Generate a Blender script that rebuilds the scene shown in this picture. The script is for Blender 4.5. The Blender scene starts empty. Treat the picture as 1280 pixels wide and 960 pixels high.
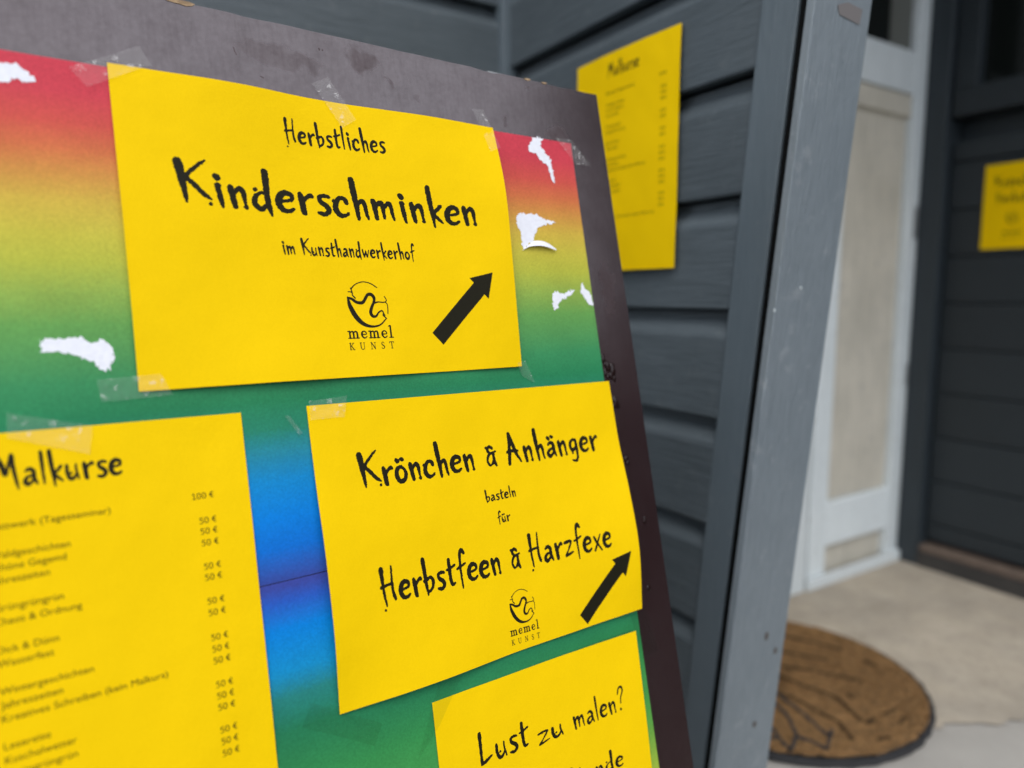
import bpy, math, random
import numpy as np
from mathutils import Matrix, Vector
random.seed(7); rng = np.random.default_rng(7)
S = bpy.context.scene; COL = S.collection
R_ = math.radians

# ------------------------------------------------------------------ camera
CAM_H = 0.75; PITCH = R_(7.0); F = 911.745          # F: focal length in pixels of a 1280 px wide picture
cd = bpy.data.cameras.new('camera'); cam = bpy.data.objects.new('camera', cd); COL.objects.link(cam)
cam.location = (0, 0, CAM_H); cam.rotation_euler = (math.pi/2 - PITCH, 0, 0)
cd.sensor_width = 36; cd.lens = F/1280*36; cd.clip_start = 0.02; cd.clip_end = 300
cd.dof.use_dof = True; cd.dof.focus_distance = 0.565; cd.dof.aperture_fstop = 2.7
S.camera = cam

# ------------------------------------------------------------------ sky, sun, exposure (overcast daylight)
SUN_EL, SUN_AZ = 54.0, 184.0                         # azimuth clockwise from +Y
w = bpy.data.worlds.new('World'); S.world = w; w.use_nodes = True
nt = w.node_tree; nt.nodes.clear()
out = nt.nodes.new('ShaderNodeOutputWorld'); bg = nt.nodes.new('ShaderNodeBackground')
sky = nt.nodes.new('ShaderNodeTexSky'); sky.sky_type = 'NISHITA'; sky.sun_disc = False
sky.sun_elevation = R_(SUN_EL); sky.sun_rotation = R_(SUN_AZ); sky.dust_density = 4.0; sky.air_density = 1.0
hs = nt.nodes.new('ShaderNodeHueSaturation'); hs.inputs['Saturation'].default_value = 0.40
nt.links.new(sky.outputs[0], hs.inputs['Color']); 
cloud = nt.nodes.new('ShaderNodeMix'); cloud.data_type = 'RGBA'; cloud.inputs[0].default_value = 0.8      # even cloud cover over the clear sky
cloud.inputs[7].default_value = (13.0, 13.8, 15.2, 1); nt.links.new(hs.outputs[0], cloud.inputs[6]); nt.links.new(cloud.outputs[2], bg.inputs[0])
nt.links.new(bg.outputs[0], out.inputs[0])
bg.inputs[1].default_value = 0.12
sd = bpy.data.lights.new('sun', 'SUN'); sd.energy = 0.95; sd.angle = R_(30); sd.color = (1.0, 0.97, 0.93)
sun = bpy.data.objects.new('sun', sd); COL.objects.link(sun)
sv = Vector((math.sin(R_(SUN_AZ))*math.cos(R_(SUN_EL)), math.cos(R_(SUN_AZ))*math.cos(R_(SUN_EL)), math.sin(R_(SUN_EL))))
sun.rotation_euler = sv.to_track_quat('Z', 'Y').to_euler()
S.view_settings.view_transform = 'Standard'; S.view_settings.look = 'None'
S.view_settings.gamma = 1; S.view_settings.use_curve_mapping = False
S.view_settings.exposure = 0.31

# ------------------------------------------------------------------ measuring helpers
CAM = np.array([0, 0, CAM_H])
def ray(x, y):
    a = (x-640)/F; b = (y-480)/F
    return np.array([a, math.cos(PITCH)-b*math.sin(PITCH), -math.sin(PITCH)-b*math.cos(PITCH)])
def on_floor(x, y, z=0.0):
    d = ray(x, y); return CAM + d*(z-CAM_H)/d[2]
def on_plane(x, y, P, n):
    d = ray(x, y); return CAM + d*((P-CAM)@n)/(d@n)
def heading(az): return np.array([math.sin(R_(az)), math.cos(R_(az)), 0.0])
UP = np.array([0, 0, 1.0])
D1 = heading(-31.0); D2 = heading(57.0)              # the two wall directions
N1 = np.cross(D1, UP)                                 # out of the siding is -N1
OUT1 = -N1 if (-N1)@np.array([0, -1, 0]) > 0 else N1
N2 = np.cross(D2, UP); OUT2 = N2 if N2@np.array([0, -1, 0]) > 0 else -N2

# board frame: X right, Y up the board, Z out of it; origin = top right corner of the upper poster
BX = np.array([0.7965, 0.6046, 0.0008]); BX /= np.linalg.norm(BX)
BY = -np.array([0.1337, -0.1748, -0.9755]); BY -= BX*(BX@BY); BY /= np.linalg.norm(BY)
BZ = np.cross(BX, BY)
BO = np.array([0.0558, 0.7212, 0.8933])
BM = Matrix(((BX[0], BY[0], BZ[0], BO[0]), (BX[1], BY[1], BZ[1], BO[1]), (BX[2], BY[2], BZ[2], BO[2]), (0, 0, 0, 1)))
def on_board(px, py):
    q = on_plane(px, py, BO, BZ) - BO
    return np.array([q@BX, q@BY])

# ------------------------------------------------------------------ object helpers
def link(name, verts, faces, mat, parent=None, smooth=False, local=False):
    me = bpy.data.meshes.new(name)
    o = bpy.data.objects.new(name, me)
    V = [tuple(float(c) for c in v) for v in verts]
    if parent is not None and not local:
        inv = parent_world(parent).inverted()
        V = [tuple(inv @ Vector(v)) for v in V]
    me.from_pydata(V, [], faces); me.validate(); me.update()
    if smooth: me.polygons.foreach_set('use_smooth', [True]*len(me.polygons))
    me.materials.append(mat)
    COL.objects.link(o)
    if parent is not None: o.parent = parent
    return o
def parent_world(o):
    m = o.matrix_basis.copy()
    while o.parent is not None:
        o = o.parent; m = o.matrix_basis @ m
    return m
def empty(name, M, label=None, cat=None, group=None):
    o = bpy.data.objects.new(name, None); COL.objects.link(o)
    o.matrix_basis = M if isinstance(M, Matrix) else Matrix.Translation(Vector([float(c) for c in M]))
    o.empty_display_size = .05
    tag(o, label, cat, group); return o
def tag(o, label=None, cat=None, group=None, kind=None):
    if label: o['label'] = label
    if cat: o['category'] = cat
    if group: o['group'] = group
    if kind: o['kind'] = kind
    return o
class MB:
    def __init__(s): s.v = []; s.f = []
    def add(s, vs, fs):
        n = len(s.v); s.v += [tuple(v) for v in vs]; s.f += [tuple(i+n for i in f) for f in fs]
    def hexa(s, a, b):                                # a, b: two quads (lists of 4 points), matching order
        s.add(list(a)+list(b), [(3,2,1,0), (4,5,6,7), (0,1,5,4), (1,2,6,5), (2,3,7,6), (3,0,4,7)])
    def box(s, o, ax, ay, az):                        # origin corner and three edge vectors
        o = np.array(o, float); ax = np.array(ax); ay = np.array(ay); az = np.array(az)
        q = [o, o+ax, o+ax+ay, o+ay]; s.hexa(q, [p+az for p in q])
    def prism(s, poly, d):
        n = len(poly); poly = [np.array(p, float) for p in poly]; d = np.array(d)
        s.add(poly+[p+d for p in poly], [tuple(range(n))[::-1], tuple(range(n, 2*n))]+[(i, (i+1) % n, n+(i+1) % n, n+i) for i in range(n)])
    def build(s, name, mat, parent=None, bevel=0, smooth=False, local=False):
        o = link(name, s.v, s.f, mat, parent, smooth, local)
        if bevel:
            m = o.modifiers.new('bevel', 'BEVEL'); m.width = bevel; m.segments = 2; m.limit_method = 'ANGLE'; m.angle_limit = R_(40)
        return o

# ------------------------------------------------------------------ materials
def lin(r, g, b):
    f = lambda c: (c/255/12.92) if c/255 <= .04045 else ((c/255+.055)/1.055)**2.4
    return (f(r), f(g), f(b))
class Mat:
    def __init__(s, name, base=(.5,.5,.5), rough=.5, spec=.5):
        s.m = bpy.data.materials.new(name); s.m.use_nodes = True
        s.t = s.m.node_tree; s.b = s.t.nodes['Principled BSDF']
        s.b.inputs['Base Color'].default_value = (*base, 1); s.b.inputs['Roughness'].default_value = rough
        s.b.inputs['Specular IOR Level'].default_value = spec
    def n(s, t, **k):
        x = s.t.nodes.new(t)
        for a, b in k.items():
            if a in x.inputs.keys() if False else False: pass
            setattr(x, a, b)
        return x
    def l(s, a, b): s.t.links.new(a, b)
    def coord(s, kind='Object', scale=(1,1,1), rot=(0,0,0)):
        c = s.n('ShaderNodeTexCoord'); m = s.n('ShaderNodeMapping'); m.inputs['Scale'].default_value = scale; m.inputs['Rotation'].default_value = rot
        s.l(c.outputs[kind], m.inputs[0]); return m.outputs[0]
    def noise(s, vec, scale, detail=4, rough=.55, dist=0):
        x = s.n('ShaderNodeTexNoise'); x.inputs['Scale'].default_value = scale; x.inputs['Detail'].default_value = detail
        x.inputs['Roughness'].default_value = rough; x.inputs['Distortion'].default_value = dist
        s.l(vec, x.inputs['Vector']); return x.outputs['Fac']
    def ramp(s, fac, stops, interp='LINEAR'):
        x = s.n('ShaderNodeValToRGB'); e = x.color_ramp.elements; x.color_ramp.interpolation = interp
        while len(e) > 1: e.remove(e[-1])
        for i, (p, c) in enumerate(stops):
            k = e[0] if i == 0 else e.new(p)
            k.position = p; k.color = (*c, 1) if len(c) == 3 else c
        s.l(fac, x.inputs[0]); return x.outputs[0]
    def mix(s, fac, a, b, mode='MIX'):
        x = s.n('ShaderNodeMix', data_type='RGBA', blend_type=mode)
        for val, inp in ((fac, x.inputs[0]), (a, x.inputs[6]), (b, x.inputs[7])):
            if hasattr(val, 'node'): s.l(val, inp)
            else: inp.default_value = (*val, 1) if isinstance(val, tuple) else val
        return x.outputs[2]
    def math(s, op, a, b=0.0, clamp=False):
        x = s.n('ShaderNodeMath', operation=op); x.use_clamp = clamp
        for val, inp in ((a, x.inputs[0]), (b, x.inputs[1])):
            if hasattr(val, 'node'): s.l(val, inp)
            else: inp.default_value = val
        return x.outputs[0]
    def base(s, c): s.l(c, s.b.inputs['Base Color'])
    def rough(s, c): s.l(c, s.b.inputs['Roughness'])
    def bump(s, h, strength=.3, dist=.001):
        x = s.n('ShaderNodeBump'); x.inputs['Strength'].default_value = strength; x.inputs['Distance'].default_value = dist
        s.l(h, x.inputs['Height']); s.l(x.outputs[0], s.b.inputs['Normal'])
g = lambda v: (v, v, v)

def m_paper():
    m = Mat('yellow_paper', rough=.7, spec=.06); v = m.coord()
    fine = m.noise(v, 620, 4, .7); big = m.noise(v, 14, 3)
    c = m.mix(fine, (.765, .490, .0004), (.87, .570, .002)); c = m.mix(m.math('MULTIPLY', big, .18), c, (.74, .46, .0))
    m.base(c); h = m.math('ADD', m.math('ADD', m.math('MULTIPLY', m.noise(v, 620, 4, .7), .5), m.math('MULTIPLY', m.noise(v, 60, 2), .8)), m.math('MULTIPLY', m.noise(v, 13, 2), 5.0))
    m.bump(h, .42, .0009); return m.m
PAPER = m_paper()
def m_ink():
    m = Mat('black_print', rough=.6, spec=.12); v = m.coord()
    m.base(m.mix(m.noise(v, 700, 2), (.009, .0075, .003), (.016, .014, .006))); return m.m
INK = m_ink()
def m_smallink():
    m = Mat('grey_print', (.020, .016, .004), .6, .1); return m.m
INK2 = m_smallink()

RAIN1 = [(0,(224,72,88)),(20,(222,74,86)),(40,(224,92,80)),(57,(226,124,76)),(75,(226,164,76)),(90,(226,192,76)),(110,(214,202,74)),(126,(198,200,74)),
         (145,(158,188,84)),(165,(112,172,88)),(200,(66,152,96)),(220,(46,138,90)),(240,(46,140,110)),(255,(44,146,165)),(275,(20,146,214)),(300,(4,134,228)),(320,(14,118,218)),(341,(62,84,170))]
RAIN2 = [(345,(68,82,170)),(355,(48,100,205)),(373,(4,138,228)),(400,(22,148,205)),(416,(44,136,130)),(438,(44,132,90)),(474,(60,150,82)),(520,(82,166,80)),(545,(104,176,76)),
         (580,(164,196,70)),(620,(218,202,74)),(680,(226,122,76))]
def m_poster(name, stops, v0, v1):
    m = Mat(name, rough=.5, spec=.12); c = m.n('ShaderNodeTexCoord'); s = m.n('ShaderNodeSeparateXYZ'); m.l(c.outputs['Object'], s.inputs[0])
    v = m.coord()
    y = m.math('MULTIPLY', s.outputs['Y'], -1000.0)
    fac = m.math('DIVIDE', m.math('SUBTRACT', y, v0), v1-v0)
    fac = m.math('ADD', fac, m.math('MULTIPLY', m.math('SUBTRACT', m.noise(v, 420, 2), .5), .018))
    k = .76
    col = m.ramp(fac, [((p-v0)/(v1-v0), tuple(x*k for x in lin(*q))) for p, q in stops])
    grain = m.ramp(m.noise(v, 620, 5, .75), [(.30, g(.80)), (.70, g(1.12))]); col = m.mix(1.0, col, grain, 'MULTIPLY')
    blo = m.ramp(m.noise(v, 16, 4, .6), [(.35, g(.93)), (.65, g(1.05))]); col = m.mix(1.0, col, blo, 'MULTIPLY')
    m.base(col); m.bump(m.noise(v, 35, 3), .3, .0015); return m.m
def m_torn():
    m = Mat('torn_paper', rough=.8, spec=.2); v = m.coord()
    m.base(m.mix(m.noise(v, 260, 4), (.68, .68, .73), (.82, .82, .86))); m.bump(m.noise(v, 320, 4), .6, .0008); return m.m
TORN = m_torn()
def m_board():
    m = Mat('brown_board_paint', rough=.3, spec=1.0); m.b.inputs['IOR'].default_value = 1.66; m.b.inputs['Specular Tint'].default_value = (1.0, .90, .91, 1); v = m.coord(); g1 = m.coord(scale=(55, 5, 55))
    grain = m.noise(g1, 6, 5, .6); bl = m.noise(v, 9, 4); fine = m.noise(v, 240, 4, .65)
    col = m.mix(bl, (.011, .0022, .0025), (.016, .0036, .004)); col = m.mix(m.math('MULTIPLY', fine, .3), col, (.022, .010, .0095))
    rgh = m.math('ADD', m.math('MULTIPLY', bl, .12), .17)
    # old damp stains with shapes of their own
    c = m.n('ShaderNodeTexCoord'); wob = m.n('ShaderNodeTexNoise'); wob.inputs['Scale'].default_value = 70; m.l(c.outputs['Object'], wob.inputs['Vector'])
    add = m.n('ShaderNodeMixRGB', blend_type='LINEAR_LIGHT'); add.inputs[0].default_value = .012; m.l(c.outputs['Object'], add.inputs[1]); m.l(wob.outputs['Color'], add.inputs[2])
    tot = None
    for px, py, rx, ry, st in ((455,76,.0145,.0075,.6),(352,73,.020,.006,.34),(378,78,.016,.006,.42),(330,62,.02,.008,.35),(697,170,.012,.008,.6),(760,360,.01,.03,.35),
                               (397,59.5,.0012,.0012,1),(403,59.5,.0012,.0012,1),(328,93,.0011,.0011,1),(396,58,.001,.001,1),(659,112,.0012,.0012,1),(487,108,.002,.006,.4),(632,152,.003,.006,.4),(520,118,.003,.005,.35),(297,66,.001,.001,1)):
        x, y = on_board(px, py)
        mp = m.n('ShaderNodeMapping', vector_type='TEXTURE'); mp.inputs['Location'].default_value = (x, y, 0); mp.inputs['Scale'].default_value = (rx, ry, 1); m.l(add.outputs[0], mp.inputs[0])
        ln = m.n('ShaderNodeVectorMath', operation='LENGTH'); m.l(mp.outputs[0], ln.inputs[0])
        r = m.n('ShaderNodeMapRange'); r.inputs['From Min'].default_value = 1.25; r.inputs['From Max'].default_value = .65; r.inputs['To Max'].default_value = st; m.l(ln.outputs['Value'], r.inputs[0])
        tot = r.outputs[0] if tot is None else m.math('MAXIMUM', tot, r.outputs[0])
    col = m.mix(m.math('MULTIPLY', tot, .6), col, (.030, .008, .007)); m.base(col)
    rgh = m.math('ADD', rgh, m.math('MULTIPLY', tot, .22)); m.rough(rgh)
    drip = m.noise(m.coord(scale=(60, 7, 60)), 5, 6, .75); mott = m.math('ADD', m.ramp(fine, [(.38, g(.10)), (.62, g(0))]), m.ramp(drip, [(.36, g(.10)), (.55, g(0))])); mott = m.math('ADD', mott, m.ramp(m.noise(v, 38, 6, .7), [(.33, g(.16)), (.58, g(0))]))
    m.l(m.math('SUBTRACT', 1.0, m.math('ADD', mott, m.math('MULTIPLY', tot, .42)), True), m.b.inputs['Specular IOR Level'])
    h = m.math('ADD', m.math('MULTIPLY', grain, .4), m.math('MULTIPLY', fine, .5)); m.bump(h, .10, .0008); return m.m
BOARD = m_board()
def m_wood():
    m = Mat('raw_wood', rough=.8, spec=.2); v = m.coord(scale=(8, 90, 90))
    m.base(m.mix(m.noise(v, 6, 5), (.22, .12, .06), (.55, .40, .24))); return m.m
WOOD = m_wood()
def m_painted(name, dark, light, rough, grain=(1, 1, 1), wear=None, bump=.35, spec=.5, bigscale=5):
    m = Mat(name, rough=rough, spec=spec); v = m.coord(); gv = m.coord(scale=grain)
    gr = m.noise(gv, 9, 6, .65, .6); big = m.noise(v, bigscale, 4); fine = m.noise(v, 130, 3)
    fac = m.math('ADD', m.math('MULTIPLY', gr, .62), m.math('MULTIPLY', big, .38)); fac = m.math('ADD', m.math('MULTIPLY', m.math('SUBTRACT', fac, .5), 2.1), .5, True)
    c = m.mix(fac, dark, light)
    isl = m.n('ShaderNodeNewGeometry').outputs['Random Per Island']; c = m.mix(1.0, c, m.ramp(isl, [(0, g(.86)), (1, g(1.12))]), 'MULTIPLY')
    if wear:
        mask = m.ramp(m.noise(v, 38, 6, .7), [(0, g(0)), (.58, g(0)), (.66, g(1))])
        c = m.mix(m.math('MULTIPLY', mask, wear[0]), c, wear[1])
    m.base(c); m.rough(m.math('ADD', m.math('MULTIPLY', fine, .16), rough-.08))
    m.bump(m.math('ADD', gr, m.math('MULTIPLY', fine, .25)), bump, .002); return m.m
SIDE = m_painted('anthracite_siding_paint', (.050, .063, .070), (.096, .116, .128), .47, (1.6, 1.6, 22), (.22, (.14, .155, .16)), .6)
TRIM = m_painted('anthracite_trim_paint', (.082, .105, .120), (.115, .142, .158), .42, (40, 40, 2.5), (.15, (.16, .17, .18)))
POST = m_painted('weathered_grey_post_paint', (.135, .162, .178), (.228, .260, .280), .45, (30, 30, 1.3), (.4, (.30, .32, .33)), .8, .55)
DARKP = m_painted('black_green_door_paint', (.011, .016, .020), (.019, .026, .031), .55, (3, 3, 30))
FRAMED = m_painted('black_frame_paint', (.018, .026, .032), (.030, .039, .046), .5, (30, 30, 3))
WHITEP = m_painted('dull_white_paint', (.54, .59, .60), (.74, .785, .795), .5, (14, 14, 1.5), (.3, (.40, .40, .37)), .25, .5, 4)
CREAM = m_painted('cream_board_paint', (.40, .38, .32), (.72, .67, .565), .65, (12, 12, .7), (.5, (.30, .30, .29)), .3, .3, 7)
BLACKV = Mat('gap_shade_black', (.004, .004, .004), .9, .1).m
def m_glass():
    m = Mat('dark_window_glass', (.008, .010, .009), .08, .22); return m.m
GLASS = m_glass()
def m_tape():
    m = bpy.data.materials.new('clear_tape'); m.use_nodes = True; t = m.node_tree; t.nodes.clear()
    n = lambda k: t.nodes.new(k)
    o = n('ShaderNodeOutputMaterial'); tr = n('ShaderNodeBsdfTransparent'); df = n('ShaderNodeBsdfDiffuse'); gl = n('ShaderNodeBsdfGlossy'); m1 = n('ShaderNodeMixShader'); m2 = n('ShaderNodeMixShader')
    tc = n('ShaderNodeTexCoord'); ns = n('ShaderNodeTexNoise'); ns.inputs['Scale'].default_value = 230; ns.inputs['Detail'].default_value = 6; t.links.new(tc.outputs['Object'], ns.inputs['Vector'])
    bp = n('ShaderNodeBump'); bp.inputs['Strength'].default_value = .35; bp.inputs['Distance'].default_value = .002; t.links.new(ns.outputs['Fac'], bp.inputs['Height'])
    tr.inputs[0].default_value = (.995, .995, .995, 1); df.inputs[0].default_value = (.92, .91, .86, 1); gl.inputs['Roughness'].default_value = .12
    t.links.new(bp.outputs[0], gl.inputs['Normal'])
    rp = n('ShaderNodeValToRGB'); rp.color_ramp.elements[0].position = .60; rp.color_ramp.elements[0].color = (.05, .05, .05, 1); rp.color_ramp.elements[1].position = .68; rp.color_ramp.elements[1].color = (.26, .26, .26, 1)
    t.links.new(ns.outputs['Fac'], rp.inputs[0])
    t.links.new(rp.outputs[0], m1.inputs[0]); t.links.new(tr.outputs[0], m1.inputs[1]); t.links.new(df.outputs[0], m1.inputs[2])
    fr = n('ShaderNodeFresnel'); fr.inputs['IOR'].default_value = 1.3; t.links.new(bp.outputs[0], fr.inputs['Normal'])
    fm = n('ShaderNodeMath'); fm.operation = 'MULTIPLY'; fm.inputs[1].default_value = .20; t.links.new(fr.outputs[0], fm.inputs[0]); t.links.new(fm.outputs[0], m2.inputs[0]); t.links.new(m1.outputs[0], m2.inputs[1]); t.links.new(gl.outputs[0], m2.inputs[2]); t.links.new(m2.outputs[0], o.inputs[0])
    return m
TAPE = m_tape()
def m_cleartape():
    m = bpy.data.materials.new('old_clear_tape'); m.use_nodes = True; t = m.node_tree; t.nodes.clear()
    n = lambda k: t.nodes.new(k)
    o = n('ShaderNodeOutputMaterial'); tr = n('ShaderNodeBsdfTransparent'); gl = n('ShaderNodeBsdfGlossy'); m2 = n('ShaderNodeMixShader')
    tr.inputs[0].default_value = (.92, .94, .92, 1); gl.inputs['Roughness'].default_value = .3; m2.inputs[0].default_value = .02
    t.links.new(tr.outputs[0], m2.inputs[1]); t.links.new(gl.outputs[0], m2.inputs[2]); t.links.new(m2.outputs[0], o.inputs[0]); return m
TAPE2 = m_cleartape()
GLUE = Mat('brown_glue', (.012, .004, .0035), .25, .35).m
def m_floor():
    m = Mat('beige_screed', rough=.85, spec=.25); v = m.coord()
    a = m.noise(v, 11, 7, .7); b = m.noise(v, 160, 4, .7); d = m.noise(v, 4.5, 5, .65)
    a = m.math('ADD', m.math('MULTIPLY', m.math('SUBTRACT', a, .5), 1.8), .5, True)
    c = m.mix(a, (.33, .28, .215), (.53, .465, .375)); c = m.mix(m.math('MULTIPLY', b, .4), c, (.46, .40, .31)); c = m.mix(m.ramp(d, [(.42, g(0)), (.66, g(.6))]), c, (.27, .24, .20)); c = m.mix(m.ramp(m.noise(v, 55, 5, .75), [(0, g(.55)), (.38, g(.3)), (.47, g(0))]), c, (.20, .17, .13))
    cr = m.n('ShaderNodeTexVoronoi', feature='DISTANCE_TO_EDGE'); cr.inputs['Scale'].default_value = 1.7
    wv = m.n('ShaderNodeMixRGB', blend_type='LINEAR_LIGHT'); wv.inputs[0].default_value = .06; wn = m.n('ShaderNodeTexNoise'); wn.inputs['Scale'].default_value = 6; m.l(v, wn.inputs['Vector']); m.l(v, wv.inputs[1]); m.l(wn.outputs['Color'], wv.inputs[2]); m.l(wv.outputs[0], cr.inputs['Vector'])
    ck = m.ramp(cr.outputs['Distance'], [(0, g(.10)), (.012, g(0))]); c = m.mix(ck, c, (.16, .13, .10))
    m.base(c); m.bump(m.math('ADD', a, m.math('MULTIPLY', b, .5)), .5, .003); return m.m
def m_stone():
    m = Mat('grey_stone', rough=.85, spec=.25); v = m.coord()
    a = m.noise(v, 5, 6, .65); b = m.noise(v, 120, 4, .7)
    c = m.mix(a, (.265, .245, .215), (.44, .412, .368)); c = m.mix(m.math('MULTIPLY', b, .4), c, (.42, .41, .39))
    m.base(c); m.bump(m.math('ADD', a, m.math('MULTIPLY', b, .5)), .5, .004); return m.m
def m_coir():
    m = Mat('coir', rough=.95, spec=.1); v = m.coord()
    a = m.noise(v, 38, 6, .8); b = m.noise(v, 420, 3, .7); a2 = m.math('ADD', m.math('MULTIPLY', m.math('SUBTRACT', a, .5), 2.6), .5, True)
    c = m.mix(a2, (.12, .056, .018), (.40, .215, .085)); sp_ = m.ramp(m.noise(v, 62, 5, .8), [(0, g(.9)), (.43, g(.65)), (.53, g(0))]); c = m.mix(sp_, c, (.055, .035, .018)); c = m.mix(m.math('MULTIPLY', b, .6), c, (.44, .27, .125))
    m.base(c); m.bump(m.math('ADD', b, a), 1.0, .006); return m.m
COIR = m_coir(); RUBBER = Mat('black_rubber', (.025, .025, .027), .7, .4).m
METAL = Mat('dull_steel', (.30, .31, .31), .45, .5).m; METAL.node_tree.nodes['Principled BSDF'].inputs['Metallic'].default_value = .6

# ------------------------------------------------------------------ setting: ground, porch floor
def m_yard():
    m = Mat('dark_cobbled_yard', rough=.85, spec=.25); v = m.coord()
    vo = m.n('ShaderNodeTexVoronoi', feature='DISTANCE_TO_EDGE'); vo.inputs['Scale'].default_value = 9; m.l(v, vo.inputs['Vector'])
    c = m.mix(m.noise(v, 4, 5), (.035, .035, .034), (.075, .072, .068)); c = m.mix(m.ramp(vo.outputs['Distance'], [(0, g(.8)), (.09, g(0))]), c, (.02, .02, .018))
    m.base(c); m.bump(vo.outputs['Distance'], .6, .02); return m.m
gr = link('ground', [(-60,-60,-.08),(60,-60,-.08),(60,60,-.08),(-60,60,-.08)], [(0,1,2,3)], m_yard()); tag(gr, kind='structure')
a = on_floor(1174, 908); b = on_floor(1290, 899); dv = (b-a)/np.linalg.norm(b-a)
edge = [a+dv*(-1.4+.02*i)+D1*(.006*math.sin(i*.9)+.004*math.sin(i*2.3+1)+random.uniform(-.003, .003)) for i in range(135)]
poly = edge+[edge[-1]+D1*1.6, edge[0]+D1*1.6]
sm = MB(); sm.hexa([np.array([*p[:2], -.081]) for p in (a-dv*1.6-D1*.75, b+dv*1.0-D1*.75, b+dv*1.0+D1*.05, a-dv*1.6+D1*.05)], [np.array([*p[:2], -.004]) for p in (a-dv*1.6-D1*.75, b+dv*1.0-D1*.75, b+dv*1.0+D1*.05, a-dv*1.6+D1*.05)])
st = sm.build('stone_step', m_stone()); tag(st, kind='structure')
pf = link('porch_floor', [(p[0], p[1], 0) for p in poly], [tuple(range(len(poly)))], m_floor()); tag(pf, kind='structure')

# ------------------------------------------------------------------ weatherboarded wall with leaning corner post
SP = CAM + ray(845, 180)*0.95/ray(845, 180)[1]                    # a point on the siding
def sp(px, py, out=0.0): return on_plane(px, py, SP+OUT1*out, N1)
def at_z(a, b, z): return a+(b-a)*(z-a[2])/(b[2]-a[2])
ZT, ZB = 2.5, -0.02
house = empty('timber_house', (SP[0], SP[1], 0), 'dark grey weatherboarded house wall with leaning corner post', 'house')
corner = sp(637, 85); corner = np.array([corner[0], corner[1], 0])
bl = (sp(952, 0, .016), sp(859, 864, .016)); brr = (sp(999, 0, .016), sp(878, 960, .016))
batten_mid = lambda z: (at_z(*bl, z)+at_z(*brr, z))/2
PITCH_Z = .1308; Z0 = .7275
def plank_profile(zb):                                            # (out, z) from the bottom lip up
    return [(-.002, zb+.0045), (.013, zb+.0045), (.0145, zb+.007), (.0145, zb+.101), (.013, zb+.106), (-.003, zb+.1245), (-.004, zb+.133)]
def siding(name, endA, endB, outv, mat, phase=0.0):
    m = MB(); k0 = int((ZB-Z0)/PITCH_Z)-1
    for k in range(k0, 14):
        zb = Z0+k*PITCH_Z+phase; j = random.uniform(-.0012, .0012); tl = random.uniform(-.001, .001)
        pr = plank_profile(zb)
        A = [endA(z)+outv*(o+j)+UP*(tl) for o, z in pr]; B = [endB(z)+outv*(o+j)-UP*tl for o, z in pr]
        for p, (o, z) in zip(A, pr): p[2] = z+tl
        for p, (o, z) in zip(B, pr): p[2] = z-tl
        n = len(pr); m.add(A+B, [(i, i+1, n+i+1, n+i) for i in range(n-1)])
    return m.build(name, mat, house)
s1 = siding('weatherboard_siding', lambda z: np.array([*corner[:2], z]), lambda z: np.array([*(batten_mid(z)-OUT1*.016)[:2], z]), OUT1, SIDE)
s2 = siding('weatherboard_siding', lambda z: np.array([*(corner-D2*1.3)[:2], z]), lambda z: np.array([*corner[:2], z]), OUT2, SIDE, .098)
# post: edge line (left), right edge receding along D2
PE = (sp(1019, 0, .024), sp(894, 960, .024))
ed = (PE[1]-PE[0])/np.linalg.norm(PE[1]-PE[0]); pn = np.cross(ed, D2); pn /= np.linalg.norm(pn)
PR = (on_plane(1091, 0, PE[0], pn), on_plane(959, 960, PE[0], pn))
E0, E1 = at_z(*PE, ZB), at_z(*PE, ZT); Q0, Q1 = at_z(*PR, ZB), at_z(*PR, ZT)
m = MB(); th = D1*.0095
NSG = 220; wob = np.cumsum(rng.normal(0, 1, NSG+1)); wob -= np.convolve(wob, np.ones(25)/25, 'same'); wob = np.clip(wob/wob.std(), -1.8, 1.8)*.00038
wo2 = rng.normal(0, 1, NSG+1)*.00012
for i in range(NSG+1):
    t = i/NSG; e = E0+(E1-E0)*t; q = Q0+(Q1-Q0)*t; u = (q-e)/np.linalg.norm(q-e); c = .0016+abs(wob[i])*.8
    m.v += [tuple(p) for p in (e+u*(c+max(0, wob[i])), e+u*.0004+th*.04+u*max(0, wob[i])*.6, e+D1*c+u*wo2[i], e+th, q+th, q+D1*.0015, q-u*.0015-u*abs(wo2[i]))]
m.f = [tuple(range(7)), tuple(range(NSG*7, NSG*7+7))[::-1]]+[(i*7+k, i*7+(k+1) % 7, (i+1)*7+(k+1) % 7, (i+1)*7+k) for i in range(NSG) for k in range(7)]
post = m.build('corner_post', POST, house)
post['label'] = 'lighter weathered grey leaning corner post'
# the batten, and a black strip painting the shadow gap beside the post
m = MB(); g0, g1 = at_z(*brr, ZB), at_z(*brr, ZT); l0, l1 = at_z(*bl, ZB), at_z(*bl, ZT)
m.hexa([l0, g0, g0-OUT1*.022, l0-OUT1*.022], [l1, g1, g1-OUT1*.022, l1-OUT1*.022]); m.build('corner_batten', TRIM, house, bevel=.0015)
m = MB(); gp = (sp(1008.5, 0, .018), sp(886.5, 960, .018)); h0, h1 = at_z(*gp, ZB), at_z(*gp, ZT)
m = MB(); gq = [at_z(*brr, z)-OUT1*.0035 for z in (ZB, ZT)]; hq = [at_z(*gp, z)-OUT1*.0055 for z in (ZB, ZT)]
m.hexa([gq[0]+D1*.0002, hq[0]-D1*.0002, hq[0]-OUT1*.01, gq[0]-OUT1*.01], [gq[1]+D1*.0002, hq[1]-D1*.0002, hq[1]-OUT1*.01, gq[1]-OUT1*.01]); m.build('gap_shade_strip', BLACKV, house)
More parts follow.
